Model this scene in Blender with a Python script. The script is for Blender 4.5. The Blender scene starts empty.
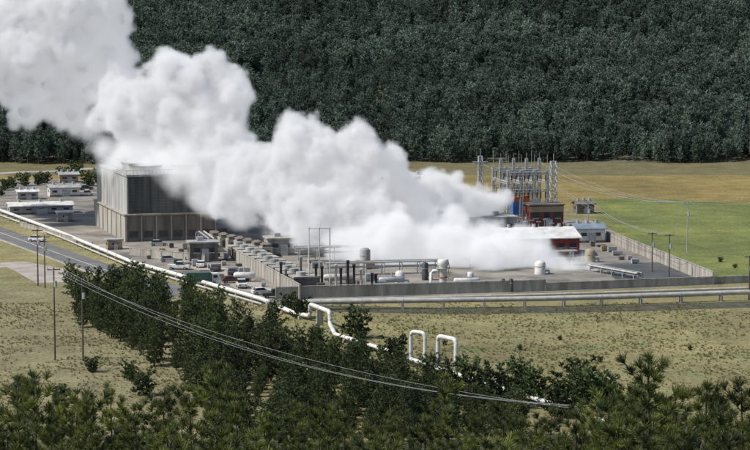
import bpy, math, random
import numpy as np
from mathutils import Vector, noise as mnoise
random.seed(7); np.random.seed(7)
scene=bpy.context.scene
F=2270.0; PITCH=math.atan(227/2270.0); CAMZ=60.0
cp,sp=math.cos(PITCH),math.sin(PITCH)
def ray(px,py):
    u=(px-375)/F; v=(225-py)/F
    return (u, cp+v*sp, -sp+v*cp)
def G(px,py,z=0.0):
    d=ray(px,py); t=(z-CAMZ)/d[2]
    return Vector((d[0]*t,d[1]*t,z))
def atY(px,py,Y):
    d=ray(px,py); t=Y/d[1]
    return Vector((d[0]*t,Y,CAMZ+d[2]*t))
def axes(deg):
    t=math.radians(deg); return Vector((math.cos(t),math.sin(t),0)),Vector((-math.sin(t),math.cos(t),0))
U,V=axes(12); ZZ=Vector((0,0,1))

# ---------- materials
def mat(name,c1,c2=None,scale=1.0,rough=0.85,metal=0.0,bump=0.0,detail=6,transl=0.0,rand=0.0,streak=False,patch=0.0):
    m=bpy.data.materials.new(name); m.use_nodes=True
    nt=m.node_tree; n=nt.nodes; l=nt.links
    b=n['Principled BSDF']; b.inputs['Roughness'].default_value=rough; b.inputs['Metallic'].default_value=metal
    if c2 is None: c2=tuple(x*0.75 for x in c1)
    tc=n.new('ShaderNodeTexCoord'); ns=n.new('ShaderNodeTexNoise'); ns.inputs['Scale'].default_value=scale; ns.inputs['Detail'].default_value=detail
    ns.inputs['Roughness'].default_value=0.65
    if streak:
        mp=n.new('ShaderNodeMapping');mp.inputs['Scale'].default_value=(1,1,.18);l.new(tc.outputs['Object'],mp.inputs[0]);l.new(mp.outputs[0],ns.inputs['Vector'])
    else: l.new(tc.outputs['Object'],ns.inputs['Vector'])
    r=n.new('ShaderNodeValToRGB'); r.color_ramp.elements[0].position=0.35; r.color_ramp.elements[1].position=0.65
    r.color_ramp.elements[0].color=(*c2,1); r.color_ramp.elements[1].color=(*c1,1)
    l.new(ns.outputs['Fac'],r.inputs['Fac'])
    col=r.outputs['Color']
    def scale_by(col,val,lo,hi,fmin=0,fmax=1):
        mr=n.new('ShaderNodeMapRange'); mr.inputs['From Min'].default_value=fmin; mr.inputs['From Max'].default_value=fmax
        mr.inputs['To Min'].default_value=lo; mr.inputs['To Max'].default_value=hi
        l.new(val,mr.inputs['Value'])
        vm=n.new('ShaderNodeVectorMath'); vm.operation='SCALE'; l.new(col,vm.inputs[0]); l.new(mr.outputs['Result'],vm.inputs['Scale']); return vm.outputs[0]
    if rand>0:
        oi=n.new('ShaderNodeObjectInfo'); col=scale_by(col,oi.outputs['Random'],1-rand,1+rand)
    if patch>0:
        ge=n.new('ShaderNodeNewGeometry'); n2=n.new('ShaderNodeTexNoise'); n2.inputs['Scale'].default_value=0.022; n2.inputs['Detail'].default_value=5
        l.new(ge.outputs['Position'],n2.inputs['Vector']); col=scale_by(col,n2.outputs['Fac'],1-patch,1+patch,.35,.65)
    l.new(col,b.inputs['Base Color'])
    if bump>0:
        bp=n.new('ShaderNodeBump'); bp.inputs['Distance'].default_value=bump; l.new(ns.outputs['Fac'],bp.inputs['Height']); l.new(bp.outputs['Normal'],b.inputs['Normal'])
    if transl>0:
        t=n.new('ShaderNodeBsdfTranslucent'); l.new(col,t.inputs['Color']); mx=n.new('ShaderNodeMixShader'); mx.inputs[0].default_value=transl
        l.new(b.outputs[0],mx.inputs[1]); l.new(t.outputs[0],mx.inputs[2]); l.new(mx.outputs[0],n['Material Output'].inputs['Surface'])
    return m
M={}
M['conc']=mat('concrete',(0.42,0.39,0.34),(0.22,0.20,0.17),0.5,detail=10,streak=True)
M['concd']=mat('concrete_dark',(0.20,0.175,0.15),(0.09,0.08,0.07),0.5,detail=10,streak=True)
M['louv']=mat('louvre_grey',(0.15,0.155,0.145),(0.06,0.065,0.06),0.4,detail=10,streak=True)
M['panel']=mat('light_cladding',(0.40,0.40,0.38),(0.22,0.22,0.21),0.5,detail=10,streak=True)
M['white']=mat('white_paint',(0.74,0.73,0.69),(0.48,0.46,0.42),0.7,0.5,detail=10)
M['red']=mat('red_cladding',(0.27,0.035,0.03),(0.14,0.022,0.02),0.6,0.6,detail=10,streak=True)
M['dred']=mat('dark_red_cladding',(0.15,0.04,0.03),(0.09,0.025,0.02),0.5,0.6)
M['blue']=mat('blue_cladding',(0.05,0.16,0.42),(0.04,0.12,0.34),0.4,0.6)
M['teal']=mat('grey_blue_roofing',(0.24,0.29,0.33),(0.15,0.19,0.23),0.4,0.6,detail=10)
M['green']=mat('green_paint',(0.06,0.12,0.09),(0.04,0.09,0.07),0.4,0.5)
M['tan']=mat('tan_paint',(0.36,0.28,0.17),(0.26,0.19,0.12),0.4,0.6)
M['orange']=mat('orange_paint',(0.5,0.15,0.04),(0.38,0.1,0.03),1,0.6)
M['yellow']=mat('yellow_paint',(0.6,0.4,0.04),(0.5,0.3,0.03),1,0.6)
M['steel']=mat('galvanised_steel',(0.45,0.46,0.47),(0.32,0.33,0.34),1,0.5,0.3)
M['dark']=mat('dark_steel',(0.06,0.06,0.065),(0.03,0.03,0.033),1,0.6)
M['alu']=mat('pipe_cladding',(0.55,0.53,0.47),(0.36,0.34,0.30),0.6,0.55,0.1,detail=10)
M['wood']=mat('wood_pole',(0.12,0.09,0.07),(0.07,0.055,0.045),3)
M['glass']=mat('window_glass',(0.03,0.04,0.05),(0.02,0.03,0.035),1,0.15)
M['asph']=mat('asphalt',(0.17,0.165,0.16),(0.10,0.10,0.095),0.15,detail=10)
M['gravel']=mat('yard_gravel',(0.30,0.27,0.225),(0.10,0.09,0.08),0.09,0.95,detail=14)
M['dirt']=mat('pale_track',(0.42,0.38,0.33),(0.26,0.23,0.19),0.2,detail=10)
M['pond']=mat('dark_lining',(0.10,0.105,0.10),(0.045,0.05,0.05),0.12,0.6,detail=10)
M['soil_shade']=mat('soil_with_shade',(0.10,0.09,0.05),(0.03,0.033,0.02),0.4,detail=12)
M['bark']=mat('bark',(0.10,0.07,0.05),(0.05,0.035,0.028),3)
M['ndl']=mat('needles_near',(0.20,0.215,0.042),(0.022,0.042,0.014),0.8,0.6,transl=0.3,rand=0.4)
M['ndlm']=mat('needles_mid',(0.085,0.115,0.03),(0.025,0.045,0.016),0.8,0.7,transl=0.25,rand=0.35)
M['ndlf']=mat('needles_far_haze_tint',(0.14,0.18,0.125),(0.055,0.086,0.07),0.3,0.8,transl=0.25,rand=0.5,patch=0.35)  # lighter and bluer: distance haze put into the needle colour
M['shrub']=mat('dry_shrub',(0.15,0.145,0.085),(0.075,0.08,0.05),0.3,0.9,transl=0.2,rand=0.4)
M['grass']=mat('dry_grass_blades',(0.27,0.24,0.10),(0.13,0.14,0.05),0.3,0.9,transl=0.3,rand=0.4)
M['rubber']=mat('rubber',(0.02,0.02,0.02))

# ---------- mesh builder
class MB:
    def __init__(s): s.v=[];s.f=[];s.m=[];s.s=[];s.mats=[]
    def mi(s,k):
        if k not in s.mats: s.mats.append(k)
        return s.mats.index(k)
    def add(s,vs,fs,k,sm=False):
        o=len(s.v); s.v+= [tuple(v) for v in vs]; i=s.mi(k)
        for f in fs: s.f.append(tuple(o+a for a in f)); s.m.append(i); s.s.append(sm)
    def box(s,o,L,D,H,k,u=U,v=V):
        o=Vector(o); z=ZZ
        p=[o,o+u*L,o+u*L+v*D,o+v*D]; p=p+[q+z*H for q in p]
        s.add(p,[(0,3,2,1),(4,5,6,7),(0,1,5,4),(1,2,6,5),(2,3,7,6),(3,0,4,7)],k)
    def gable(s,o,L,D,H,R,k,over=0.4,u=U,v=V,t=0.2):
        o=Vector(o)-u*over-v*over; L+=2*over; D+=2*over; z=ZZ
        a=[o+z*H,o+v*D/2+z*(H+R),o+v*D+z*H]; a2=[q+z*t for q in a]
        vs=a+a2; vs=vs+[q+u*L for q in vs]
        s.add(vs,[(3,9,10,4),(4,10,11,5),(0,1,7,6),(1,2,8,7),(0,6,9,3),(2,5,11,8),(0,3,4,1),(1,4,5,2),(6,7,10,9),(7,8,11,10)],k)
    def prism(s,prof,o,w,k,u,v):
        n=len(prof);vs=[Vector(o)+u*a+ZZ*b-v*w/2 for a,b in prof]+[Vector(o)+u*a+ZZ*b+v*w/2 for a,b in prof]
        s.add(vs,[tuple(range(n)),tuple(range(2*n-1,n-1,-1))]+[(i,i+n,(i+1)%n+n,(i+1)%n) for i in range(n)],k)
    def tube(s,pts,r,k,seg=10,cap=True,sm=True):
        pts=[Vector(p) for p in pts]; n=len(pts); rr=r if hasattr(r,'__len__') else [r]*n
        vs=[];fs=[]
        for i,p in enumerate(pts):
            d=(pts[min(i+1,n-1)]-pts[max(i-1,0)]).normalized()
            a=d.cross(ZZ if abs(d.z)<0.95 else Vector((1,0,0))).normalized(); b=d.cross(a)
            for j in range(seg):
                t=2*math.pi*j/seg; vs.append(p+(a*math.cos(t)+b*math.sin(t))*rr[i])
        for i in range(n-1):
            for j in range(seg):
                j2=(j+1)%seg; fs.append((i*seg+j,i*seg+j2,(i+1)*seg+j2,(i+1)*seg+j))
        s.add(vs,fs,k,sm)
        if cap: s.add(vs[:seg],[tuple(range(seg))],k); s.add(vs[-seg:],[tuple(range(seg))[::-1]],k)
    def beam(s,a,b,r,k): s.tube([a,b],r,k,4,False,False)
    def obj(s,name,parent=None,loc=None):
        me=bpy.data.meshes.new(name); me.from_pydata(s.v,[],s.f)
        for k in s.mats: me.materials.append(M[k])
        me.polygons.foreach_set('material_index',s.m); me.polygons.foreach_set('use_smooth',s.s); me.update()
        ob=bpy.data.objects.new(name,me); scene.collection.objects.link(ob)
        if parent: ob.parent=parent
        return ob
def empty(name,loc=(0,0,0)):
    e=bpy.data.objects.new(name,None); scene.collection.objects.link(e); e.location=loc; return e
def sheet(name,pts,z,k):
    me=bpy.data.meshes.new(name); me.from_pydata([(p.x,p.y,z) for p in pts],[],[tuple(range(len(pts)))]); me.materials.append(M[k])
    ob=bpy.data.objects.new(name,me); scene.collection.objects.link(ob)
    me.update()
    if me.polygons[0].normal.z<0: me.flip_normals()
    return ob
def strip(name,pts,w,z,k):
    mb=MB(); L=[];pts=[Vector((p.x,p.y,z)) for p in pts]
    for i,p in enumerate(pts):
        d=(pts[min(i+1,len(pts)-1)]-pts[max(i-1,0)]); d.z=0; d.normalize(); nrm=Vector((-d.y,d.x,0)); L+= [p-nrm*w/2,p+nrm*w/2]
    mb.add(L,[(2*i,2*i+2,2*i+3,2*i+1) for i in range(len(pts)-1)],k)
    return mb.obj(name)

# ---------- terrain
def hz(x,y):
    if y<310: 
        if y<0: return 57+0.1*(-y)
        return 57*((310-y)/310)**1.25
    e=825+6*math.sin(x*0.02)
    if y>e:
        s=y-e; return 0.10*s+0.00012*s*s + min(1,s/150)*9*mnoise.noise(Vector((x*0.006,y*0.006,0)))
    return 0.0
def pip(x,y,poly):
    c=False;j=len(poly)-1
    for i in range(len(poly)):
        a=poly[i];b=poly[j]
        if (a.y>y)!=(b.y>y) and x<(b.x-a.x)*(y-a.y)/(b.y-a.y)+a.x: c=not c
        j=i
    return c
green=[G(585,199),G(640,199),G(800,205),G(830,275),G(712,283),G(610,238),G(595,215)]
def tcol(x,y):
    nn=mnoise.noise(Vector((x*.03,y*.03,1))); n2=mnoise.noise(Vector((x*.15,y*.15,5)))
    dry=Vector((0.27,0.23,0.10)); 
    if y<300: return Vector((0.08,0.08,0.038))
    if y>828: return Vector((0.115,0.11,0.065))+Vector((0.03,0.02,0.012))*nn*2
    xx=x+n2*3; yy=y+nn*8+n2*5
    if pip(xx,yy,green): return Vector((0.15,0.18,0.045))*(1+0.3*nn)+Vector((.07,.02,0))*max(0,n2+nn*.5)
    if yy>640: 
        t=0.5+nn; return Vector((0.27,0.205,0.06))*(0.8+0.3*t) if yy<770+n2*8 else Vector((0.16,0.14,0.055))
    if x<-20 and y<470: return Vector((0.25,0.22,0.11))*(1+0.3*nn)
    return dry*(1+0.3*nn)+Vector((-0.05,0.0,-0.01))*max(0,n2)*2
xs=sorted(set([-1500,-1000,-700,-500,-400,-330,-280,-240]+list(range(-210,211,3))+[240,280,330,400,500,700,1000,1500]))
ys=list(range(-80,290,10))+list(range(290,840,3))+list(range(840,1500,12))+[1520,1600,1700,1850,2000,2300,2700]
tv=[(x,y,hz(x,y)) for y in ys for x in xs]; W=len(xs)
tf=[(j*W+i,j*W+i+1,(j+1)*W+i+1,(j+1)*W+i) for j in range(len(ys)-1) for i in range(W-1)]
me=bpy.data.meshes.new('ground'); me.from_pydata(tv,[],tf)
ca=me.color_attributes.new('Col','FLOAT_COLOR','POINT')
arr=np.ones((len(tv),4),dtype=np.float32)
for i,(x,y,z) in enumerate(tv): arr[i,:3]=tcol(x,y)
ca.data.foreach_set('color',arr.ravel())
me.polygons.foreach_set('use_smooth',[True]*len(tf))
gm=bpy.data.materials.new('ground_grass'); gm.use_nodes=True; nt=gm.node_tree;n=nt.nodes;l=nt.links
b=n['Principled BSDF'];b.inputs['Roughness'].default_value=0.95
at=n.new('ShaderNodeAttribute');at.attribute_name='Col'; tc=n.new('ShaderNodeTexCoord')
col=at.outputs['Color']
for sc,lo,hi in ((0.12,0.6,1.3),(1.3,0.4,1.45)):
    ns=n.new('ShaderNodeTexNoise');ns.inputs['Scale'].default_value=sc;ns.inputs['Detail'].default_value=8;ns.inputs['Roughness'].default_value=0.7
    l.new(tc.outputs['Object'],ns.inputs['Vector'])
    mr=n.new('ShaderNodeMapRange');mr.inputs['From Min'].default_value=0.3;mr.inputs['From Max'].default_value=0.7;mr.inputs['To Min'].default_value=lo;mr.inputs['To Max'].default_value=hi
    l.new(ns.outputs['Fac'],mr.inputs['Value']); vm=n.new('ShaderNodeVectorMath');vm.operation='SCALE';l.new(col,vm.inputs[0]);l.new(mr.outputs['Result'],vm.inputs['Scale']);col=vm.outputs[0]
bp=n.new('ShaderNodeBump');bp.inputs['Distance'].default_value=0.35;l.new(ns.outputs['Fac'],bp.inputs['Height']);l.new(bp.outputs['Normal'],b.inputs['Normal'])
l.new(col,b.inputs['Base Color']); me.materials.append(gm)
ob=bpy.data.objects.new('ground',me);scene.collection.objects.link(ob)
# yard, roads
yard=[G(-60,188),G(20,180),G(95,178),G(330,195),G(600,222),G(640,250),G(715,285),G(545,292),G(300,300),G(270,303),G(150,268),G(60,238),G(0,214),G(-60,195)]
sheet('plant_yard_ground',yard,0.004,'gravel')
sheet('dark_yard_pond',[G(598,264),G(668,262),G(716,282),G(622,285)],0.012,'pond')
strip('soil_shade_strip_ground',[G(300,308),G(450,311),G(600,309),G(760,304)],9,0.006,'soil_shade')  # dark soil, with the shadow along wall and pipe painted into its colour
strip('road',[G(-80,205),G(-30,222),G(10,236),G(60,254),G(100,268),G(150,283),G(185,296)],8,0.008,'asph')
strip('road_marking',[G(-80,205),G(-30,222),G(10,236),G(60,254),G(100,268),G(150,283)],0.22,0.012,'white')
strip('road_shoulder_ground',[G(-80,210),G(-30,227.5),G(10,242),G(60,260.5),G(100,275)],2.5,0.006,'dirt')
strip('path_track',[G(-30,268),G(15,264),G(40,270),G(62,282)],11,0.004,'dirt')
strip('far_road',[G(-40,176),G(20,172),G(60,171),G(95,168)],6,0.008,'dirt')
strip('service_road',[G(95,245),G(150,252),G(215,270),G(262,292)],7,0.008,'dirt')

# ---------- wall helper
def wall(name,a,b,h,t=0.25,k='conc',step=3.0):
    mb=MB();a=Vector(a);b=Vector(b);d=(b-a);L=d.length;d.normalize();nr=Vector((-d.y,d.x,0))
    mb.box(a-nr*t/2,L,t,h,k,d,nr)
    n=int(L/step)
    for i in range(n+1): mb.box(a+d*(i*L/n-0.1)-nr*(t/2+0.06),0.2,t+0.12,h+0.1,k,d,nr)
    mb.box(a-nr*(t/2+0.09)+ZZ*(h+.1),L,t+0.18,0.08,k,d,nr)
    return mb.obj(name)
wall('perimeter_wall',G(276,299),G(545,291),2.3)
wall('perimeter_wall',G(546,291),G(712,284.5),1.6)
wall('perimeter_wall',G(713,284.5),G(612,243),2.6)
wall('perimeter_wall',G(300,299),G(237,263),2.8)
wall('perimeter_wall',G(712,284),G(790,281),1.4)
wall('perimeter_wall',G(612,243),G(585,226),2.0)
wall('retaining_wall',G(130,255),G(205,262),1.6)
wall('retaining_wall',G(20,226),G(92,247),1.0)

# ---------- cooling tower
def fan_stack(mb,c,r,h,k):
    mb.tube([c,c+ZZ*h*.5,c+ZZ*h],[r,r*.9,r*1.02],k,24,False)
e=empty('cooling_tower');u,v=axes(17);O=G(126,242);L=23;D=44
b1=MB();b1.box(O,L,D,6.5,'conc',u,v);b1.box(O-v*.08+ZZ*.1,L,.08,6.2,'concd',u,v)
for i in range(7): b1.box(O+u*(i*3.75)-v*0.3,0.3,0.2,6.3,'conc',u,v)
for i in range(7): b1.box(O+u*(i*3.75+.8)-v*0.16+ZZ*1.0,2.2,0.08,1.6,'dark',u,v)
for i in range(8): b1.box(O-u*0.18+v*(i*6.2),0.18,0.3,6.3,'conc',u,v)
b1.box(O-u*0.4-v*0.4+ZZ*6.5,L+.8,D+.8,0.35,'conc',u,v); b1.obj('basin',e)
b2=MB();O2=O+u*.8+v*.8+ZZ*6.85;b2.box(O2,L-1.6,D-1.6,9.2,'louv',u,v)
for i in range(12): b2.box(O2+u*(i*1.92)-v*0.16,0.14,0.16,9.2,'louv',u,v)
for i in range(12): b2.box(O2-v*0.3+ZZ*(.3+i*.75),L-1.6,0.14,0.12,'louv',u,v)
b2.obj('louvre_front',e)
b3=MB()
for i in range(14): b3.box(O2-u*0.25+v*(i*3.03+.05),0.25,2.97,9.2,'panel',u,v)
b3.obj('side_cladding',e)
b4=MB();O4=O2-u*.5-v*.5+ZZ*9.2;b4.box(O4,L-.6,D-.6,0.5,'panel',u,v)
for i in range(4):
    for j in range(2): fan_stack(b4,O4+u*(6+j*10.5)+v*(6+i*10.3)+ZZ*.5,4.2,2.0,'panel')
for i in range(24): b4.beam(O4+u*i*.95+ZZ*.5,O4+u*i*.95+ZZ*1.6,0.04,'steel')
b4.beam(O4+ZZ*1.6,O4+u*(L-.6)+ZZ*1.6,.05,'steel');b4.beam(O4+ZZ*1.6,O4+v*(D-.6)+ZZ*1.6,.05,'steel')
b4.obj('deck_and_fan_stacks',e)
b5=MB()
for k_ in range(8): b5.box(O+u*(L+.1)+v*(2+k_*1.5)+ZZ*(k_*1.9),1.2,1.6,.2,'steel',u,v)
b5.beam(O+u*(L+.7)+v*2,O+u*(L+.7)+v*14+ZZ*15,.12,'steel');b5.obj('stair',e)

# ---------- generic industrial building
def building(name,px,py,L,D,H,wk,rk,roof='flat',R=1.5,win=True,deg=12,door=True,band=None):
    u,v=axes(deg);O=G(px,py);e=empty(name)
    w=MB();w.box(O,L,D,H,wk,u,v)
    if roof=='gable':
        w.add([O+ZZ*H,O+v*D+ZZ*H,O+v*D/2+ZZ*(H+R)],[(0,2,1)],wk);w.add([O+u*L+ZZ*H,O+u*L+v*D+ZZ*H,O+u*L+v*D/2+ZZ*(H+R)],[(0,1,2)],wk)
    nn=int(L/1.2)
    for i in range(nn): w.box(O+u*(i*L/nn)-v*.06,.1,.06,H*.97,wk,u,v)
    w.box(O-u*.1-v*.12,L+.2,.12,.5,'concd',u,v)
    w.obj('walls',e)
    r=MB()
    if roof=='flat':
        r.box(O-u*.3-v*.3+ZZ*(H+.01),L+.6,D+.6,.35,rk,u,v)
        for i in range(int(L/5)): r.box(O+u*(2+i*5)+v*D*.4+ZZ*(H+.36),1.4,1.4,.9,'steel',u,v)
    else:
        r.gable(O,L,D,H+.01,R,rk,.5,u,v)
        for i in range(3): r.tube([O+u*(L*(i+.5)/3)+v*D/2+ZZ*(H+R),O+u*(L*(i+.5)/3)+v*D/2+ZZ*(H+R+.9)],.4,'steel',8)
    r.obj('roof',e)
    if win:
        g=MB();n=max(1,int(L/3))
        for i in range(n):
            x=L*(i+.5)/n-.7; g.box(O+u*x-v*.10+ZZ*H*.5,1.4,.1,H*.25,'glass',u,v); g.box(O+u*(x-.1)-v*.16+ZZ*(H*.5-.12),1.6,.16,.12,'white',u,v)
        n=max(1,int(D/4))
        for i in range(n):
            y=D*(i+.5)/n-.7; g.box(O-u*.08+v*y+ZZ*H*.5,.08,1.4,H*.25,'glass',u,v)
        if door:g.box(O+u*L*.42-v*.14,min(3,L*.25),.14,min(3,H*.7),'steel',u,v)
        g.obj('windows_and_door',e)
    if band:
        g=MB();g.box(O-u*.05-v*.09+ZZ*H*.75,L+.1,.09,H*.22,band,u,v);g.obj('colour_band',e)
    return O
building('turbine_hall',305,246,26,16,13,'panel','panel',band='blue')
building('turbine_hall',395,238,14,14,15,'blue','panel',win=False)
building('generator_building',470,243,12,10,6,'panel','panel')
building('red_building',503,258,18.5,13,4.2,'red','white','gable',2.0)
building('dark_red_building',530,231,9.0,8,6.5,'dred','concd',band='tan')
building('white_control_house',577,243,7.2,7,3.3,'white','teal','gable',1.1)
building('long_shed',10,215,17.5,6,2.2,'panel','white','gable',.9,deg=16)
building('site_office',50,197,9,6,2.6,'white','panel','gable',.8,deg=16)
building('site_office',18,200,6,4,2.2,'panel','white','gable',.6,deg=16)
building('site_office',60,183,6,5,2.5,'tan','panel','gable',.8,deg=16)
building('storage_cabin',58,222,4,3,2.4,'panel','white',deg=17)
building('storage_cabin',108,250,3.5,3,2.2,'tan','panel',deg=17)
building('switch_house',190,262,6.5,5,4.2,'concd','panel')
building('pump_house',268,256,7,6,3.8,'panel','conc')
building('tan_store',577,214,5,4,2.6,'concd','concd','gable',.8)

# cooler cells row behind the diagonal wall
A=G(228,257);B=G(296,292);d=(B-A).normalized();nr=Vector((-d.y,d.x,0));nU=(B-A).length/11
for i in range(11):
    mb=MB();o=A+d*(i*nU);
    mb.box(o,nU*.72,5.5,2.6,'concd',d,nr);mb.box(o-d*.15-nr*.15+ZZ*2.6,nU*.72+.3,5.8,.3,'conc',d,nr)
    mb.tube([o+d*nU*.36+nr*2+ZZ*2.9,o+d*nU*.36+nr*2+ZZ*3.7],1.0,'panel',12)
    for j in range(3): mb.box(o+d*(.3+j*1.1)-nr*.12+ZZ*.6,.7,.12,1.4,'dark',d,nr)
    mb.obj('cooler_cell')
A=G(212,246);B=G(262,258)
for i in range(7):
    mb=MB();o=A.lerp(B,i/6);mb.box(o,2.6,7,2.4,'conc');mb.box(o+U*.3+V*.3+ZZ*2.4,2.0,6.4,.7,'concd');mb.box(o+U*.6-V*.1+ZZ*.3,1.2,.1,1.5,'dark');mb.obj('settling_basin_unit')

# ---------- lattice
def lattice(mb,base,h,w0,w1,n,k='steel',r=.09):
    prev=None
    for i in range(n+1):
        t=i/n;w=w0+(w1-w0)*t;c=base+ZZ*h*t
        q=[c+U*w/2*a+V*w/2*b for a,b in ((-1,-1),(1,-1),(1,1),(-1,1))]
        if prev:
            for j in range(4):
                mb.beam(prev[j],q[j],r,k);mb.beam(q[j],q[(j+1)%4],r*.7,k);mb.beam(prev[j],q[(j+1)%4],r*.6,k);mb.beam(prev[(j+1)%4],q[j],r*.6,k)
        prev=q
def truss(mb,a,b,w,n,k='steel',r=.08):
    a=Vector(a);b=Vector(b);d=(b-a)
    s=d.normalized().cross(ZZ)*w/2
    for off in (s,-s,s-ZZ*w,-s-ZZ*w): mb.beam(a+off,b+off,r,k)
    for i in range(n):
        p=a+d*(i/n);q=a+d*((i+1)/n)
        mb.beam(p+s,q+s-ZZ*w,r*.6,k);mb.beam(p-s-ZZ*w,q-s,r*.6,k);mb.beam(p+s,q-s,r*.6,k)
def insul(mb,p,L=1.6):
    mb.tube([p,p-ZZ*L],.12,'dark',6)
m=MB();pb=G(480,226);lattice(m,pb,18.5,1.4,1.0,10);truss(m,pb+ZZ*17-U*2,pb+ZZ*17+U*2,.6,4);m.tube([pb+ZZ*18.5,pb+ZZ*20.5],.07,'steel',5);m.obj('lattice_mast')
m=MB();pc=G(553,228);lattice(m,pc,17.5,1.8,1.4,9);m.tube([pc+ZZ*17.5,pc+ZZ*19.5],.07,'steel',5);m.obj('lattice_mast')
m=MB();base=G(508,230);cols=[]
for r_ in range(3):
    row=[base+U*(i*3.5)+V*(r_*7.5) for i in range(4)];cols.append(row)
    for c in row: lattice(m,c,15.5 if r_!=1 else 18,.8,.6,9,r=.07);m.tube([c+ZZ*15.5,c+ZZ*(19.5)],.05,'steel',4)
    truss(m,row[0]+ZZ*15,row[3]+ZZ*15,.7,9);truss(m,row[0]+ZZ*10.5,row[3]+ZZ*10.5,.7,9)
    for i in range(9): insul(m,row[0]+U*(.8+i*1.15)+ZZ*14.2);insul(m,row[0]+U*(.8+i*1.15)+ZZ*9.7)
for i in range(4): truss(m,cols[0][i]+ZZ*12.5,cols[2][i]+ZZ*12.5,.6,10)
m.obj('substation_gantry')
for i in range(6):
    m=MB();c=base+U*(-1+i*2.6)-V*(2+.5*(i%2))
    m.box(c,1.9,1.6,2.6,['orange','steel','blue','green','orange','steel'][i]);m.box(c+U*.2-V*.3+ZZ*.5,1.5,.3,1.6,'dark')
    for j in range(3): m.tube([c+U*(.4+j*.6)+V*.8+ZZ*2.6,c+U*(.4+j*.6)+V*.8+ZZ*4.2],[.16,.09],'tan',8)
    m.tube([c+U*.2+V*1.2+ZZ*3.1,c+U*1.7+V*1.2+ZZ*3.1],.35,'steel',8);m.obj('transformer')
m=MB();c=G(514,229)
m.box(c+V*1,2.6,2.4,7,'blue');m.box(c+V*1+ZZ*7+U*.2,2.2,2,1.2,'orange');m.box(c+U*2.9+V*1,1.6,2,8.6,'orange');m.box(c-V*.2+U*.2,2.0,1.2,3,'tan');m.obj('switchgear_tower')
for i in range(14):
    m=MB();c=G(486+i*6.5,236+random.uniform(-3,5));m.box(c,.5,.5,1.6,'conc');m.tube([c+U*.25+V*.25+ZZ*1.6,c+U*.25+V*.25+ZZ*3.6],[.2,.12],random.choice(['dark','steel','tan']),8);m.box(c-U*.3+ZZ*3.6,1.1,.5,.2,'steel');m.obj('circuit_breaker')

# ---------- stacks, vessels
def vessel(name,c,r,h,k,dome=True,legs=False):
    m=MB();z0=.8 if legs else 0
    if legs:
        for a in range(4): m.beam(c+Vector((math.cos(a*1.57+.7)*r*.8,math.sin(a*1.57+.7)*r*.8,0)),c+Vector((math.cos(a*1.57+.7)*r*.8,math.sin(a*1.57+.7)*r*.8,z0+.3)),.1,'dark')
    pts=[c+ZZ*z0,c+ZZ*(z0+h)];rr=[r,r]
    if dome: pts+=[c+ZZ*(z0+h+r*.35),c+ZZ*(z0+h+r*.5)];rr+=[r*.7,r*.15]
    m.tube(pts,rr,k,16)
    m.tube([c+ZZ*(z0+h*.7),c+ZZ*(z0+h*.7+.12)],r*1.06,'steel',16)
    m.tube([c+U*r+ZZ*(z0+h*.3),c+U*(r+.8)+ZZ*(z0+h*.3),c+U*(r+.9)+ZZ*.1],r*.22,'alu',8)
    return m.obj(name)
c=G(443,292);m=MB()
m.tube([c,c+ZZ*.6,c+ZZ*5.2,c+ZZ*5.6,c+ZZ*6.6,c+ZZ*6.8],[1.0,.8,.8,1.15,1.15,.9],'white',18);m.tube([c+ZZ*3,c+ZZ*3.25],.95,'orange',16)
m.tube([c-U*.5+ZZ*4.5,c-U*2.2+ZZ*4.5,c-U*2.6+ZZ*4.1,c-U*2.6],.28,'white',8)
for i in range(4): m.beam(c+U*(.9+.1*i)-V*.9+ZZ*(i*1.6),c+U*.9-V*.9+ZZ*(i*1.6+1.6),.06,'yellow')
m.tube([c+ZZ*4.9,c+ZZ*5.0],1.5,'steel',16);m.obj('steam_separator')
for px in (503,511): vessel('drain_pot',G(px,292),.42,2.6,'dark',True,False)
for px,py,h in [(281,288,5.5),(286,288,4.2),(301,287,6.4),(316,290,5.5),(322,290,5.0),(336,290,5.4),(341,290,4.6),(348,289,6.0),(354,289,5.2),(361,289,4.2),(372,288,3.2),(376,288,3.0)]:
    m=MB();c=G(px,py);k=random.choice(['dark','dark','white','steel']);m.tube([c,c+ZZ*h*.9,c+ZZ*h*.9,c+ZZ*h],[.26,.26,.36,.36],k,10);m.box(c-U*.5-V*.5,1,1,.5,'conc');m.beam(c+ZZ*h*.5-U*.5,c+ZZ*h*.5+U*.5,.05,'steel');m.obj('vent_silencer_pipe')
m=MB();a=G(309,289)
for i in range(3):
    q=a+U*(i*2.2);m.tube([q,q+ZZ*12.8],.13,'white',8);m.box(q-U*.4-V*.4,.8,.8,.5,'conc')
m.tube([a+ZZ*12.6,a+U*4.4+ZZ*12.6],.1,'white',8);m.tube([a+ZZ*8,a+U*4.4+ZZ*8],.07,'white',8);m.obj('vent_mast_frame')
for px,py,r,h,k in [(268,272,1.2,2.5,'white'),(400,284,1.0,2.4,'white'),(425,280,.7,3.5,'dark'),(470,284,.8,2.2,'white'),(590,262,1.2,2.5,'tan'),(540,274,1.2,2.4,'white'),(365,268,1.2,4,'panel')]:
    vessel('storage_tank',G(px,py),r,h,k)
def hvessel(px,py,L,r,k):
    m=MB();c=G(px,py);z=r+.7
    m.tube([c+ZZ*z-U*r*.4,c+ZZ*z,c+U*L+ZZ*z,c+U*(L+r*.4)+ZZ*z],[r*.6,r,r,r*.6],k,16)
    for t in (.2,.8): m.box(c+U*(L*t-.2)-V*r*.7,.4,r*1.4,.9,'conc')
    m.tube([c+U*L*.5+ZZ*(z+r),c+U*L*.5+ZZ*(z+r+1)],.15,'steel',8);m.obj('horizontal_vessel')
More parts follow.
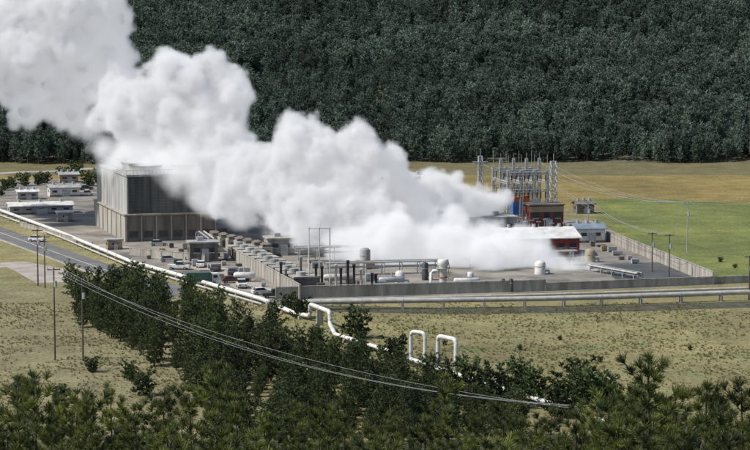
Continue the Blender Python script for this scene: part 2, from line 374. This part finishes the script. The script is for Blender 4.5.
for a_ in [(285,280,5,.8,'white'),(325,284,6,.7,'alu'),(380,286,5,.6,'steel'),(455,287,5,.6,'white'),(235,282,4,.7,'white')]: hvessel(*a_)
def piperack(px,py,L,deg,h=3.5,n=4):
    u,v=axes(deg);m=MB();c=G(px,py)
    for i in range(int(L/4)+1):
        for s in (0,2.4): m.beam(c+u*i*4+v*s,c+u*i*4+v*s+ZZ*h,.12,'steel')
        m.beam(c+u*i*4+ZZ*h,c+u*i*4+v*2.4+ZZ*h,.12,'steel');m.beam(c+u*i*4+ZZ*h*.6,c+u*i*4+v*2.4+ZZ*h*.6,.1,'steel')
    for j in range(n): m.tube([c-u+v*(.3+j*.6)+ZZ*(h+.25),c+u*(L+1)+v*(.3+j*.6)+ZZ*(h+.25)],.2,['alu','dark','steel','dark'][j%4],8)
    for j in range(2): m.tube([c-u+v*(.6+j)+ZZ*(h*.6+.2),c+u*(L+1)+v*(.6+j)+ZZ*(h*.6+.2)],.16,'steel',8)
    m.obj('pipe_rack')
piperack(330,276,24,12,2.5);piperack(470,268,24,12,3);piperack(300,262,30,12,3);piperack(590,272,16,-60,1.2,3);piperack(215,252,16,102,3)
piperack(380,292,30,12,1.2,3)
# small yard clutter
for i in range(85):
    px=random.uniform(120,380);py=random.uniform(246,295)
    if py>255+ (px-150)*.28 +6 or py<246+(px-200)*.1: continue
    m=MB();c=G(px,py);L=random.uniform(.8,2.6)
    k=random.choice(['tan','conc','concd','conc','dred','green','steel','dark','dark','concd','panel','steel'])
    m.box(c,L,1.2,random.uniform(.5,1.6),k);m.box(c+U*.1-V*.3,L*.6,.28,.3,'wood');m.obj('equipment_crate')
for i in range(8):
    m=MB();c=G(590+i*6+random.uniform(-2,2),246+i*2.6+random.uniform(-2,4));L=random.uniform(1,2.5)
    m.box(c,L,1.0,random.uniform(.5,1.3),random.choice(['concd','steel','tan','panel']));m.box(c+U*.1-V*.3,L*.6,.28,.3,'wood');m.obj('equipment_crate')

# ---------- pipelines
def smooth(pts,rad=1.0,n=5):
    out=[pts[0]]
    for i in range(1,len(pts)-1):
        p=pts[i];a=(pts[i-1]-p);b=(pts[i+1]-p);r=min(rad,a.length*.45,b.length*.45);a=p+a.normalized()*r;b=p+b.normalized()*r
        for t in np.linspace(0,1,n): out.append(a*(1-t)**2+p*2*t*(1-t)+b*t*t)
    out.append(pts[-1]);return out
def pipeline(name,pts,r,k='alu',sup=7.0,rings=True):
    m=MB();pts=[Vector(p) for p in pts];m.tube(smooth(pts,1.2),r,k,12)
    for a,b in zip(pts[:-1],pts[1:]):
        d=b-a;L=d.length
        if abs(d.z)>1 or L<3: continue
        d.normalize();nr=Vector((-d.y,d.x,0));n=max(1,int(L/sup))
        for i in range(n):
            c=a+d*(L*(i+.5)/n);m.box(Vector((c.x,c.y,0))-d*.2-nr*(r+.2),.4,2*r+.4,max(.1,c.z-r*.9),'conc',d,nr)
            m.tube([c-d*.1,c+d*.1],r*1.07,'steel',12)
    return m.obj(name)
pipeline('main_pipeline',[G(266,303,1.6),G(300,302,1.6),G(545,298.5,1.6),G(620,296.5,1.6),G(780,291,1.6)],.5)
pipeline('main_pipeline',[G(330,300,.9),G(545,294.5,.9),G(780,287,.9)],.28,'alu')
dg=[(-40,196),(0,210),(60,232),(130,261),(200,281),(262,299),(292,312)]
pipeline('white_pipeline',[G(a,b,.9) for a,b in dg],.42,'white')
pipeline('white_pipeline',[G(335,334,.9),G(380,348,.9),G(425,364,.9),G(470,378,.9),G(520,394,.9),G(560,406,.9),G(610,424,.9)],.34,'white')
pipeline('white_pipeline',[G(a,b+5,.5) for a,b in dg[:-1]],.2,'alu')
a=G(292,312,.9);b=G(335,334,.9)
g1=G(310,321);g2=G(330,329)
pipeline('expansion_loop_pipe',[a,g1+ZZ*.9,g1+ZZ*3.2,g2+ZZ*3.2,g2+ZZ*.9,b],.4,'white')
def arch(px1,py1,px2,py2,h,r):
    a=G(px1,py1);b=G(px2,py2);m=MB()
    m.tube(smooth([a,a+ZZ*h,b+ZZ*h,b],.9,7),r,'white',14)
    for q in (a,b): m.tube([q,q+ZZ*.25],r*1.4,'conc',12);m.tube([q+ZZ*1.0,q+ZZ*1.15],r*1.12,'steel',12)
    m.obj('white_pipe_arch')
arch(411,359,425,361,4.7,.33);arch(438,364,456,368,4.7,.38)

# ---------- poles and wires
def upole(name,base,h,k='wood',arms=1,r=.16):
    m=MB();m.tube([base,base+ZZ*h],[r,r*.65],k,8);tops=[]
    for i in range(arms):
        z=h-.4-i*1.2;m.box(base-U*1.1-V*.08+ZZ*z,2.2,.16,.16,k if k=='wood' else 'steel')
        for s in (-1,0,1): m.tube([base+U*s+ZZ*(z+.16),base+U*s+ZZ*(z+.5)],.07,'steel',6);tops.append(base+U*s+ZZ*(z+.5))
    m.tube([base+U*.25-V*.2+ZZ*(h-3.2),base+U*.25-V*.2+ZZ*(h-2.2)],.25,'steel',8)
    m.obj(name);return tops
def wires(pairs,name='power_line',r=.03,k='steel'):
    m=MB()
    for a,b,s in pairs:
        pts=[a.lerp(b,t)-ZZ*(4*s*t*(1-t)) for t in np.linspace(0,1,26)];m.tube(pts,r,k,5,False)
    m.obj(name)
pA=upole('utility_pole',G(55,360),15.5,'wood',1);pB=upole('utility_pole',G(83,360),13.5,'wood',1)
pC=upole('utility_pole',G(38,286),12,'wood',1);pD=upole('utility_pole',G(45,288),11,'wood',1)
def gp(px,Y,h): 
    x=(px-375)/F*Y;return Vector((x,Y,hz(x,Y)))
qb=gp(600,262,8);qE=upole('utility_pole',qb,60-(411+2)/F*262-qb.z,'wood',1)
wires([(pA[0],qE[0],4.6),(pA[2],qE[2],5.0),(pB[0],qE[1]-ZZ*.5,3.0)],'power_line',.02,'steel')
wires([(pC[i],pA[i],1) for i in (0,2)]+[(pD[i],pB[i],1) for i in (0,2)],'power_line',.018,'dark')
pF=upole('utility_pole',G(687,253),12,'steel',1,.14);pG=upole('utility_pole',G(652,272),8.8,'wood',1);pH=upole('utility_pole',G(669,277),9.4,'wood',1);pI=upole('utility_pole',G(800,240),11,'steel',1)
pJ=upole('utility_pole',G(588,236),9,'steel',1,.12);pK=upole('utility_pole',G(749,300),9,'wood',1)
wires([(pc+ZZ*(16.5-i*1.5),pF[i%3],2.0) for i in range(3)]+[(pF[i],pI[i],.8) for i in range(3)]+[(pb+ZZ*17,cols[0][0]+ZZ*15,.6),(pc+ZZ*16,cols[1][3]+ZZ*17,.4),(pc+ZZ*12,pG[1],1.5),(pG[1],pH[1],.3),(pJ[1],pG[0],1)],'power_line',.03,'steel')
wires([(cols[0][3]+ZZ*13,pG[2],2.2),(cols[1][3]+ZZ*17,pF[0],3)],'power_line',.025,'steel')

# ---------- vehicles
def car(px,py,deg,k,kind='car'):
    u,v=axes(deg);c=G(px,py)+ZZ*.02;m=MB()
    if kind=='car': L,Wd=4.3,1.75;body=[(0,.35),(0,.85),(.15,.98),(3.2,.95),(4.15,.75),(4.3,.5),(4.25,.32)];cab=[(.35,.96),(.75,1.42),(2.3,1.45),(3.05,.95)]
    elif kind=='pickup': L,Wd=5.1,1.85;body=[(0,.45),(0,1.05),(3.6,1.05),(4.9,.95),(5.1,.6),(5.05,.42)];cab=[(1.9,1.05),(2.05,1.72),(3.3,1.74),(4.0,1.03)]
    else: L,Wd=7.2,2.3;body=[(0,.6),(0,.95),(5.2,.95),(7.2,.95),(7.2,.5),(5.2,.5)];cab=[(5.35,.9),(5.35,2.6),(6.7,2.6),(7.15,1.7),(7.15,.9)]
    m.prism(body,c,Wd,k,u,v);m.prism(cab,c,Wd*.86,k if kind=='truck' else 'glass',u,v)
    if kind!='truck':
        x0,x1=cab[1][0],cab[2][0];m.prism([(x0+.03,cab[1][1]),(x0+.08,cab[1][1]+.05),(x1-.05,cab[2][1]+.05),(x1,cab[2][1])],c,Wd*.84,k,u,v)
    else:
        m.box(c-v*Wd/2+ZZ*.96,5.1,Wd,1.9,'green' if k=='white' else 'tan',u,v);m.box(c+u*7.16-v*.9+ZZ*1.7,.03,1.8,.7,'glass',u,v);m.box(c+u*5.7-v*(Wd*.43+.02)+ZZ*1.7,.8,.02,.6,'glass',u,v)
    rw=.33 if kind!='truck' else .48
    for x in (.18*L,.8*L):
        for s in (-1,1):
            q=c+u*x+v*s*(Wd/2-.1)+ZZ*rw;m.tube([q-v*.12,q+v*.12],rw,'rubber',14);m.tube([q-v*.13,q+v*.13],rw*.5,'steel',8)
    for s in (-.6,.6): m.box(c-u*.02+v*(s*Wd/2-.12)+ZZ*.7,.02,.25,.16,'red',u,v);m.box(c+u*L+v*(s*Wd/2-.12)+ZZ*.62,.02,.28,.14,'white',u,v)
    m.obj({'car':'parked_car','pickup':'pickup_truck','truck':'cargo_truck'}[kind])
car(186,286,12,'white','truck')
for a_ in [(243,289,100,'white','pickup'),(252,295,20,'white','car'),(222,283,12,'dred','car'),(214,272,85,'dark','car'),(168,269,-10,'white','pickup'),(232,276,95,'dark','car'),(160,262,12,'steel','car'),(200,268,85,'white','car'),(262,298,12,'dark','pickup'),(70,190,16,'white','car'),(80,190,16,'dark','car'),(78,196,16,'white','pickup'),(30,241,-25,'white','car'),(150,246,10,'steel','car')]: car(*a_)

# ---------- trees
def make_pine(name,H,seed,crown0,nwh,per,Lmax,ntuft,nneed,nl,nw,shape='cone',needmat='ndl',trunk_r=0.12,spread=1.0,up=0.75):
    rs=np.random.RandomState(seed); mb=MB()
    lean=rs.uniform(-.03,.03,2)*H
    def tp(t): return np.array([lean[0]*t*t,lean[1]*t*t,H*t])
    mb.tube([Vector(tp(t)) for t in np.linspace(-0.03,0.98,7)],[trunk_r*(1-0.93*t)+0.01 for t in np.linspace(0,1,7)],'bark',6)
    C=[];A=[]
    for i in range(nwh):
        t=crown0+(1-crown0)*((i+rs.uniform(-.3,.3))/nwh); t=min(max(t,crown0),0.97)
        q=(t-crown0)/(1-crown0)
        if shape=='cone': L=Lmax*(1-q)**0.75*(0.55+0.45*min(1,q*6+0.3))+0.25
        else: L=Lmax*math.sqrt(max(0.05,1-(abs(q-0.42)/0.62)**2))
        k=max(2,int(per*(1-0.4*q)+rs.uniform(0,1)))
        a0=rs.uniform(0,6.28)
        for j in range(k):
            a=a0+6.283*j/k+rs.uniform(-.45,.45); LL=L*rs.uniform(0.5,1.25)
            el=rs.uniform(-0.05,0.35)+0.6*q
            d=np.array([math.cos(a),math.sin(a),0]); p0=tp(t)
            def lp(s): return p0+d*LL*s*math.cos(el*0.8)+np.array([0,0,1])*LL*(s*math.sin(el)+0.22*s*s)
            if LL>0.5: mb.tube([Vector(lp(s)) for s in (0,0.5,1)],[trunk_r*0.28*(1-q*.6),trunk_r*.18*(1-q*.6),0.008],'bark',4,cap=False)
            m=max(2,int(ntuft*LL/Lmax+0.5))
            for s in np.linspace(0.3,1.0,m):
                side=np.array([-d[1],d[0],0])*rs.uniform(-1,1)*0.38*LL*(1.1-s*0.7)+np.array([0,0,rs.uniform(-.05,.16)*LL])
                if s>0.97: side*=0.1
                C.append(lp(s)+side*(0 if s>0.97 else 1)); ax=d*0.5+side*0.8/max(LL,.3)+np.array([0,0,up])+rs.normal(0,.2,3); A.append(ax/np.linalg.norm(ax))
    C.append(tp(1.0));A.append(np.array([0,0,1.0]))
    C=np.array(C);A=np.array(A);n=len(C)
    Cn=np.repeat(C,nneed,0);An=np.repeat(A,nneed,0);N=len(Cn)
    r=rs.normal(0,1,(N,3)); r/=np.linalg.norm(r,axis=1)[:,None]
    D=An*0.75+r*spread; D/=np.linalg.norm(D,axis=1)[:,None]
    ln=nl*rs.uniform(.7,1.15,N)[:,None]
    w=np.cross(D,rs.normal(0,1,(N,3))); w/=np.linalg.norm(w,axis=1)[:,None]; w*=nw/2
    base=Cn-An*nl*0.45*rs.uniform(0,1,N)[:,None]
    v=np.stack([base-w*.6,base+w*.6,base+D*ln*.6+w,base+D*ln,base+D*ln*.6-w],1).reshape(-1,3)
    o=len(mb.v);mi=mb.mi(needmat)
    mb.v+= v.tolist(); 
    for i in range(N): mb.f.append((o+5*i,o+5*i+1,o+5*i+2,o+5*i+3,o+5*i+4))
    mb.m+=[mi]*N;mb.s+=[False]*N
    me=bpy.data.meshes.new(name);me.from_pydata(mb.v,[],mb.f)
    for k in mb.mats: me.materials.append(M[k])
    me.polygons.foreach_set('material_index',mb.m);me.update()
    return me
near=[make_pine('near_pine',6.5,s,0.10,13,4.4,1.7,7,70,0.27,0.017,'cone','ndl',0.12,.7,1.2) for s in (1,2,3,4,5,6)]
mid=[make_pine('mid_pine',7.0,s+20,0.08,13,5,2.1,6,14,0.42,0.10,'cone' if s<3 else 'round','ndlm',0.12) for s in range(5)]
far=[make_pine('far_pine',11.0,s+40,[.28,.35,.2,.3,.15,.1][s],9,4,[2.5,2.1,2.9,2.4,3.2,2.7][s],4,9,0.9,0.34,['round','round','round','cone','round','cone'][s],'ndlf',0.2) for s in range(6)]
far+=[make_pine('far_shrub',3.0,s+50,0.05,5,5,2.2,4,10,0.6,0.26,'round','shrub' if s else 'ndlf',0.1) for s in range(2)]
bush=[make_pine('bush_mesh',2.2,s+60,0.05,7,5,1.5,5,14,0.35,0.12,'round','ndlm',0.06) for s in range(3)]
def put(mesh,name,x,y,h,H,sxy=1.0):
    o=bpy.data.objects.new(name,mesh);scene.collection.objects.link(o);o.location=(x,y,hz(x,y)-0.05);s=h/H
    o.rotation_euler=(0,0,random.uniform(0,6.28));o.scale=(s*sxy,s*sxy,s);return o
tops=[(-12,392,60),(14,376,66),(38,372,58),(60,398,75),(84,392,62),(112,390,70),(140,406,60),(166,398,75),(192,388,68),(214,364,72),(240,396,64),(268,414,60),(295,402,95),(318,412,66),(345,394,78),(372,416,70),(400,408,90),(425,420,64),(449,376,72),(476,412,66),(500,406,95),(522,420,64),(548,410,75),(576,412,60),(604,386,56),(628,406,62),(651,356,52),(682,396,58),(704,384,50),(728,402,62),(746,380,54),(770,390,52),(25,425,48),(95,428,50),(175,428,48),(640,425,45),(560,436,50),(440,440,50),(330,440,48),(250,436,46),(715,432,44),
 (50,412,110),(130,415,120),(230,410,115),(310,410,130),(390,418,120),(470,420,125),(540,425,115),(600,420,110),(670,415,105),(350,425,100),(280,428,110),(420,430,100),(500,432,100),
 (215,432,40),(385,438,42),(490,440,40),(680,432,36),(160,392,85),(75,390,85),(330,396,105),(625,396,80),(585,402,85),(12,430,60),(55,430,64),(120,432,62),(150,436,58),(300,438,60),(365,436,64),(470,436,62),(530,436,60),(600,438,58),(660,400,75),(690,412,72),(735,420,66),(640,388,66),(718,394,72),(620,420,52)]
for i,(px,py,Y) in enumerate(tops):
    p=atY(px,py,Y);h=p.z-hz(p.x,Y)
    put(near[(i*5+i//6)%6],'pine_tree',p.x,Y,h,6.5,random.uniform(.85,1.1)*max(.95,6.5/h*.75))
band=[G(70,292),G(150,300),G(215,318),G(290,348),G(360,372),G(440,392),G(500,418),G(520,448),G(220,448),G(190,390),(G(130,350)),G(78,325)]
pts=[]
def trytree(poly,n,dmin,hr,x0,x1,y0,y1):
    c=0
    for _ in range(n*30):
        if c>=n:break
        x=random.uniform(x0,x1);y=random.uniform(y0,y1)
        if not pip(x,y,poly):continue
        if any((x-a)**2+(y-b)**2<dmin**2 for a,b in pts):continue
        pts.append((x,y));c+=1;put(random.choice(mid),'pine_tree',x,y,random.uniform(*hr),7.0,random.uniform(.85,1.15))
trytree(band,270,2.4,(2.8,7.8),-70,30,300,470)
for px,py,h in [(355,338,4.2),(92,372,2),(130,380,2.4),(395,362,3.5),(522,392,4.0),(535,402,4),(580,400,5.0),(592,410,5),(560,416,4.5),(610,405,3.5),(290,312,3),(300,318,3.2),(143,395,3),(232,380,5),(20,395,1.6),(60,400,2),(640,418,4),(500,408,5),(470,400,5),(5,190,3),(12,188,3),(25,186,3.5),(38,185,3),(0,196,2.5),(45,183,3),(90,186,4),(100,184,4),(62,178,3),(75,176,4),(720,262,1.0),(735,268,.8),(445,345,.8),(520,350,.8),(600,362,.9),(660,372,1),(690,350,.7),(560,340,.7)]:
    g=G(px,py);put(random.choice(bush),'bush',g.x,g.y,h,2.2,1.0)

def scatter(name,pts,rot,scl,idx,meshes):
    colc=bpy.data.collections.new(name+'_source')
    for i,mm in enumerate(meshes):
        o=bpy.data.objects.new('%s_kind_%02d'%(name,i),mm);colc.objects.link(o)
    me=bpy.data.meshes.new(name);me.from_pydata(pts,[],[])
    for nm,ty,da in (('rotz','FLOAT',rot),('scl','FLOAT',scl),('idx','INT',idx)):
        a=me.attributes.new(nm,ty,'POINT');a.data.foreach_set('value',da)
    ob=bpy.data.objects.new(name,me);scene.collection.objects.link(ob)
    g=bpy.data.node_groups.new(name+'_gn','GeometryNodeTree')
    g.interface.new_socket('Geometry',in_out='INPUT',socket_type='NodeSocketGeometry');g.interface.new_socket('Geometry',in_out='OUTPUT',socket_type='NodeSocketGeometry')
    N=g.nodes;Lk=g.links
    gi=N.new('NodeGroupInput');go=N.new('NodeGroupOutput');ip=N.new('GeometryNodeInstanceOnPoints');ci=N.new('GeometryNodeCollectionInfo')
    ci.inputs['Collection'].default_value=colc;ci.inputs['Separate Children'].default_value=True;ci.inputs['Reset Children'].default_value=True
    def na(nm,ty):
        a=N.new('GeometryNodeInputNamedAttribute');a.data_type=ty;a.inputs['Name'].default_value=nm;return a.outputs['Attribute']
    cx=N.new('ShaderNodeCombineXYZ');Lk.new(na('rotz','FLOAT'),cx.inputs['Z'])
    Lk.new(gi.outputs[0],ip.inputs['Points']);Lk.new(ci.outputs[0],ip.inputs['Instance']);ip.inputs['Pick Instance'].default_value=True
    Lk.new(na('idx','INT'),ip.inputs['Instance Index']);Lk.new(cx.outputs[0],ip.inputs['Rotation']);Lk.new(na('scl','FLOAT'),ip.inputs['Scale'])
    Lk.new(ip.outputs[0],go.inputs[0])
    md=ob.modifiers.new('scatter','NODES');md.node_group=g
    return ob
P=[];R=[];S_=[];I=[];occ={}
tries=0
while tries<60000:
    tries+=1
    yy=random.uniform(815,1430);xx=random.uniform(-1,1)*(yy*.165+35)
    e=825+6*math.sin(xx*0.02)+9*mnoise.noise(Vector((xx*.04,0,3)));s=yy-e
    if s<0: continue
    dn=mnoise.noise(Vector((xx*.012,yy*.012,7)))+.5*mnoise.noise(Vector((xx*.05,yy*.05,9)))
    sc=random.uniform(.45,1.0)+random.random()**3*.4;idx=random.randrange(6);dm=3.1
    clear=max(0,1-abs((s-130)/105.)**2)*max(0,1-((xx-15)/125.)**2)
    if clear*1.4+dn*1.3>random.uniform(.35,1.0):
        if random.random()<.72:
            idx=random.choice((6,6,7));sc=random.uniform(.4,.95);dm=4.1
        else: sc*=.72;dm=5.2
    elif dn<-.35: sc*=.75
    if s<40: sc*=.85
    key=(int(xx/dm),int(yy/dm),dm)
    if key in occ: continue
    occ[key]=1
    P.append((xx,yy,hz(xx,yy)-0.2));R.append(random.uniform(0,6.28));S_.append(sc);I.append(idx)
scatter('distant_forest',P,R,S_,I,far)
# grass tufts
def tuft(seed):
    rs=random.Random(seed);mb=MB()
    for _ in range(26):
        a=rs.uniform(0,6.28);r=rs.uniform(0,.22);p=Vector((math.cos(a)*r,math.sin(a)*r,0));d=Vector((math.cos(a)*rs.uniform(.1,.7),math.sin(a)*rs.uniform(.1,.7),1)).normalized();h=rs.uniform(.2,.45);w=Vector((-math.sin(a),math.cos(a),0))*.03
        mb.add([p-w,p+w,p+d*h],[(0,1,2)],'grass')
    me=bpy.data.meshes.new('grass_tuft');me.from_pydata(mb.v,[],mb.f);me.materials.append(M['grass']);return me
P=[];R=[];S_=[];I=[]
while len(P)<16000:
    y=random.uniform(312,445);x=random.uniform(-.18,.18)*y
    if mnoise.noise(Vector((x*.08,y*.08,2)))<random.uniform(-.5,.4): continue
    P.append((x,y,0));R.append(random.uniform(0,6.28));S_.append(random.uniform(.3,1.0));I.append(random.randrange(3))
scatter('dry_grass',P,R,S_,I,[tuft(i) for i in range(3)])

# ---------- steam
def steam_mesh(name,blobs,seed,vox=0.55,k=16,amp=1.0,shrink=0.0,core=False):
    rs=random.Random(seed);sp_=[]
    for (px,py,Y,r) in blobs:
        c=atY(px,py,Y);R=r*Y/F; sp_.append((c,R*0.9))
        for _ in range(k):
            d=Vector((rs.gauss(0,1),rs.gauss(0,1),rs.gauss(0,1))).normalized();r2=R*rs.uniform(.25,.48);c2=c+d*(R*rs.uniform(.7,.98));sp_.append((c2,r2))
            for _ in range(5):
                d2=(d+Vector((rs.gauss(0,1),rs.gauss(0,1),rs.gauss(0,1)))*0.7).normalized();r3=r2*rs.uniform(.35,.55)
                if r3>0.35: sp_.append((c2+d2*r2*.85,r3))
    sp_=[(c,r-shrink) for c,r in sp_ if r-shrink>(0.9 if core else .3)]
    import bmesh
    bm=bmesh.new();bmesh.ops.create_icosphere(bm,subdivisions=2,radius=1);bv=np.array([v.co[:] for v in bm.verts]);bf=np.array([[v.index for v in f.verts] for f in bm.faces]);bm.free()
    vs=np.concatenate([bv*r+np.array(c) for c,r in sp_]);fs=np.concatenate([bf+i*len(bv) for i in range(len(sp_))])
    me=bpy.data.meshes.new(name);me.from_pydata(vs.tolist(),[],fs.tolist())
    ob=bpy.data.objects.new(name,me);scene.collection.objects.link(ob)
    def rem(vx):
        md=ob.modifiers.new('r','REMESH');md.mode='VOXEL';md.voxel_size=vx;md.use_smooth_shade=True
    rem(vox)
    def disp(ty,size,st,mid=0.5,depth=2):
        t=bpy.data.textures.new(name+ty,ty);t.noise_scale=size
        if ty=='CLOUDS': t.noise_depth=depth
        d=ob.modifiers.new('d','DISPLACE');d.texture=t;d.strength=st;d.mid_level=mid;d.texture_coords='GLOBAL'
    disp('CLOUDS',7.0,3.0*amp)
    if core:
        s=ob.modifiers.new('s','SMOOTH');s.factor=.5;s.iterations=16
        rem(vox);s=ob.modifiers.new('s','SMOOTH');s.factor=.5;s.iterations=6
        disp('CLOUDS',3.2,2.4,depth=2)
    else: disp('CLOUDS',2.2,1.8*amp)
    return ob
sm=bpy.data.materials.new('steam_dense');sm.use_nodes=True;n=sm.node_tree.nodes;l=sm.node_tree.links;n.remove(n['Principled BSDF'])
d1=n.new('ShaderNodeBsdfDiffuse');d1.inputs[0].default_value=(.79,.79,.80,1);d2=n.new('ShaderNodeBsdfTranslucent');d2.inputs[0].default_value=(.79,.79,.80,1);mx=n.new('ShaderNodeMixShader');mx.inputs[0].default_value=.1
l.new(d1.outputs[0],mx.inputs[1]);l.new(d2.outputs[0],mx.inputs[2]);l.new(mx.outputs[0],n['Material Output'].inputs[0])
def volmat(name,dens,scatter_glow,nscale=0.35,lo=0.1,hi=0.6,det=2.0,step=2.0,g=-0.1):
    m=bpy.data.materials.new(name);m.use_nodes=True;n=m.node_tree.nodes;l=m.node_tree.links;n.remove(n['Principled BSDF'])
    pv=n.new('ShaderNodeVolumePrincipled');pv.inputs['Color'].default_value=(1,1,1,1);pv.inputs['Density Attribute'].default_value='';pv.inputs['Anisotropy'].default_value=g
    at=n.new('ShaderNodeAttribute');at.attribute_name='density'
    tc=n.new('ShaderNodeTexCoord');ns=n.new('ShaderNodeTexNoise');ns.inputs['Scale'].default_value=nscale;ns.inputs['Detail'].default_value=det;ns.inputs['Roughness'].default_value=.6
    l.new(tc.outputs['Object'],ns.inputs['Vector'])
    a=n.new('ShaderNodeMath');a.operation='ADD';l.new(at.outputs['Fac'],a.inputs[0]);l.new(ns.outputs['Fac'],a.inputs[1])
    mr=n.new('ShaderNodeMapRange');mr.interpolation_type='SMOOTHSTEP';mr.inputs['From Min'].default_value=0.5+lo;mr.inputs['From Max'].default_value=0.5+hi+0.4;mr.inputs['To Max'].default_value=dens
    l.new(a.outputs[0],mr.inputs['Value'])
    gt=n.new('ShaderNodeMath');gt.operation='MULTIPLY';gt.use_clamp=True;gt.inputs[1].default_value=5;l.new(at.outputs['Fac'],gt.inputs[0])
    mm=n.new('ShaderNodeMath');mm.operation='MULTIPLY';l.new(mr.outputs[0],mm.inputs[0]);l.new(gt.outputs[0],mm.inputs[1])
    l.new(mm.outputs[0],pv.inputs['Density'])
    e=n.new('ShaderNodeMath');e.operation='MULTIPLY';e.inputs[1].default_value=scatter_glow;l.new(mm.outputs[0],e.inputs[0]);l.new(e.outputs[0],pv.inputs['Emission Strength']);pv.inputs['Emission Color'].default_value=(.97,.98,1,1)  # added glow stands in for light scattered inside the steam
    l.new(pv.outputs[0],n['Material Output'].inputs['Volume'])
    try: m.cycles.volume_step_rate=step
    except Exception as ex: print('sr',ex)
    return m
def to_volume(ob,matv,vox=0.8,band=2.5,inflate=1.5):
    if inflate:
        d=ob.modifiers.new('inf','DISPLACE');d.strength=inflate;d.mid_level=0
    g=bpy.data.node_groups.new('vol','GeometryNodeTree')
    g.interface.new_socket('Geometry',in_out='INPUT',socket_type='NodeSocketGeometry');g.interface.new_socket('Geometry',in_out='OUTPUT',socket_type='NodeSocketGeometry')
    N=g.nodes;Lk=g.links;gi=N.new('NodeGroupInput');go=N.new('NodeGroupOutput');mv=N.new('GeometryNodeMeshToVolume')
    try: mv.resolution_mode='VOXEL_SIZE'
    except Exception: mv.inputs['Resolution Mode'].default_value='Size'
    mv.inputs['Voxel Size'].default_value=vox;mv.inputs['Density'].default_value=1.0;mv.inputs['Interior Band Width'].default_value=band
    s=N.new('GeometryNodeSetMaterial');s.inputs['Material'].default_value=matv
    Lk.new(gi.outputs[0],mv.inputs['Mesh']);Lk.new(mv.outputs[0],s.inputs[0]);Lk.new(s.outputs[0],go.inputs[0])
    md=ob.modifiers.new('v','NODES');md.node_group=g
    return md
plume=[(478,205,560,18),(497,200,565,15),(455,198,555,22),(430,197,550,25),(400,192,545,28),(372,172,540,30),(345,165,540,36),(312,150,540,34),(295,132,545,20),(282,185,540,38),(255,165,545,28),(240,192,550,30),(222,165,555,24),
(350,212,530,28),(318,222,530,32),(288,222,535,24),(380,220,530,22),(425,215,540,16),
(195,95,570,42),(165,105,575,36),(225,112,565,28),(130,112,580,34),(205,135,565,28),(175,75,575,26),(240,95,570,18),(120,90,590,26),(105,60,600,28),(230,140,560,22),
(60,35,600,52),(15,30,600,50),(95,15,605,32),(25,80,600,40),(65,85,600,36),(-30,60,600,50),(50,5,600,50),(100,60,600,26),(-60,20,610,60),(60,115,600,14)]
low=[(568,268,500,18),(540,258,505,24),(515,252,505,28),(490,258,500,26),(460,252,505,30),(430,248,510,32),(400,244,510,32),(370,246,515,28),(345,245,520,24),(488,236,515,24),(595,272,500,15),(614,279,500,10),(450,230,520,22),(580,260,510,14)]
wisp=[(150,158,572,28),(190,158,565,32),(120,162,575,22),(215,190,560,26),(175,180,560,22),(105,150,590,22),(140,140,580,26),(90,125,600,24),(240,215,560,20),(265,228,550,16),(200,205,555,16),(145,172,562,18)]
c=steam_mesh('steam_plume',plume,3,vox=.55,shrink=2.3,amp=.9,core=True);c.data.materials.append(sm)
h=steam_mesh('steam_plume_haze',plume,3,vox=.9);to_volume(h,volmat('steam_soft',0.75,0.29,.38,0.14,.4,det=3.0,g=-.3),.95,3.6,0.9)
w=steam_mesh('low_steam',low,5,vox=1.0,k=12);to_volume(w,volmat('steam_low',0.55,0.36,0.25,0.18,0.55,det=3.0,g=-.3),1.1,4,0.8)
w2=steam_mesh('wispy_steam',wisp,8,vox=1.2,k=10);to_volume(w2,volmat('steam_wispy',0.28,0.40,0.15,0.15,0.8),1.3,4,0.8)

# ---------- world, sun, camera
el=math.radians(48);a=math.radians(15)
ts=Vector((-math.cos(el)*math.cos(a),-math.cos(el)*math.sin(a),math.sin(el)))
sd=bpy.data.lights.new('sun','SUN');sd.energy=4.7;sd.angle=math.radians(.5);sd.color=(1,.96,.9)
so=bpy.data.objects.new('sun',sd);scene.collection.objects.link(so);so.rotation_euler=(-ts).to_track_quat('-Z','Y').to_euler()
w_=bpy.data.worlds.new('World');scene.world=w_;w_.use_nodes=True;n=w_.node_tree.nodes;l=w_.node_tree.links
sk=n.new('ShaderNodeTexSky');sk.sky_type='NISHITA';sk.sun_disc=False;sk.sun_elevation=el;sk.sun_rotation=math.atan2(ts.x,ts.y)%(2*math.pi)
l.new(sk.outputs[0],n['Background'].inputs[0]);n['Background'].inputs[1].default_value=0.12
scene.view_settings.view_transform='Standard';scene.view_settings.look='None'
cd=bpy.data.cameras.new('camera');cd.sensor_width=36;cd.lens=36*F/750;cd.clip_end=6000;cd.clip_start=1
co=bpy.data.objects.new('camera',cd);scene.collection.objects.link(co);co.location=(0,0,CAMZ);co.rotation_euler=(math.pi/2-PITCH,0,0);scene.camera=co
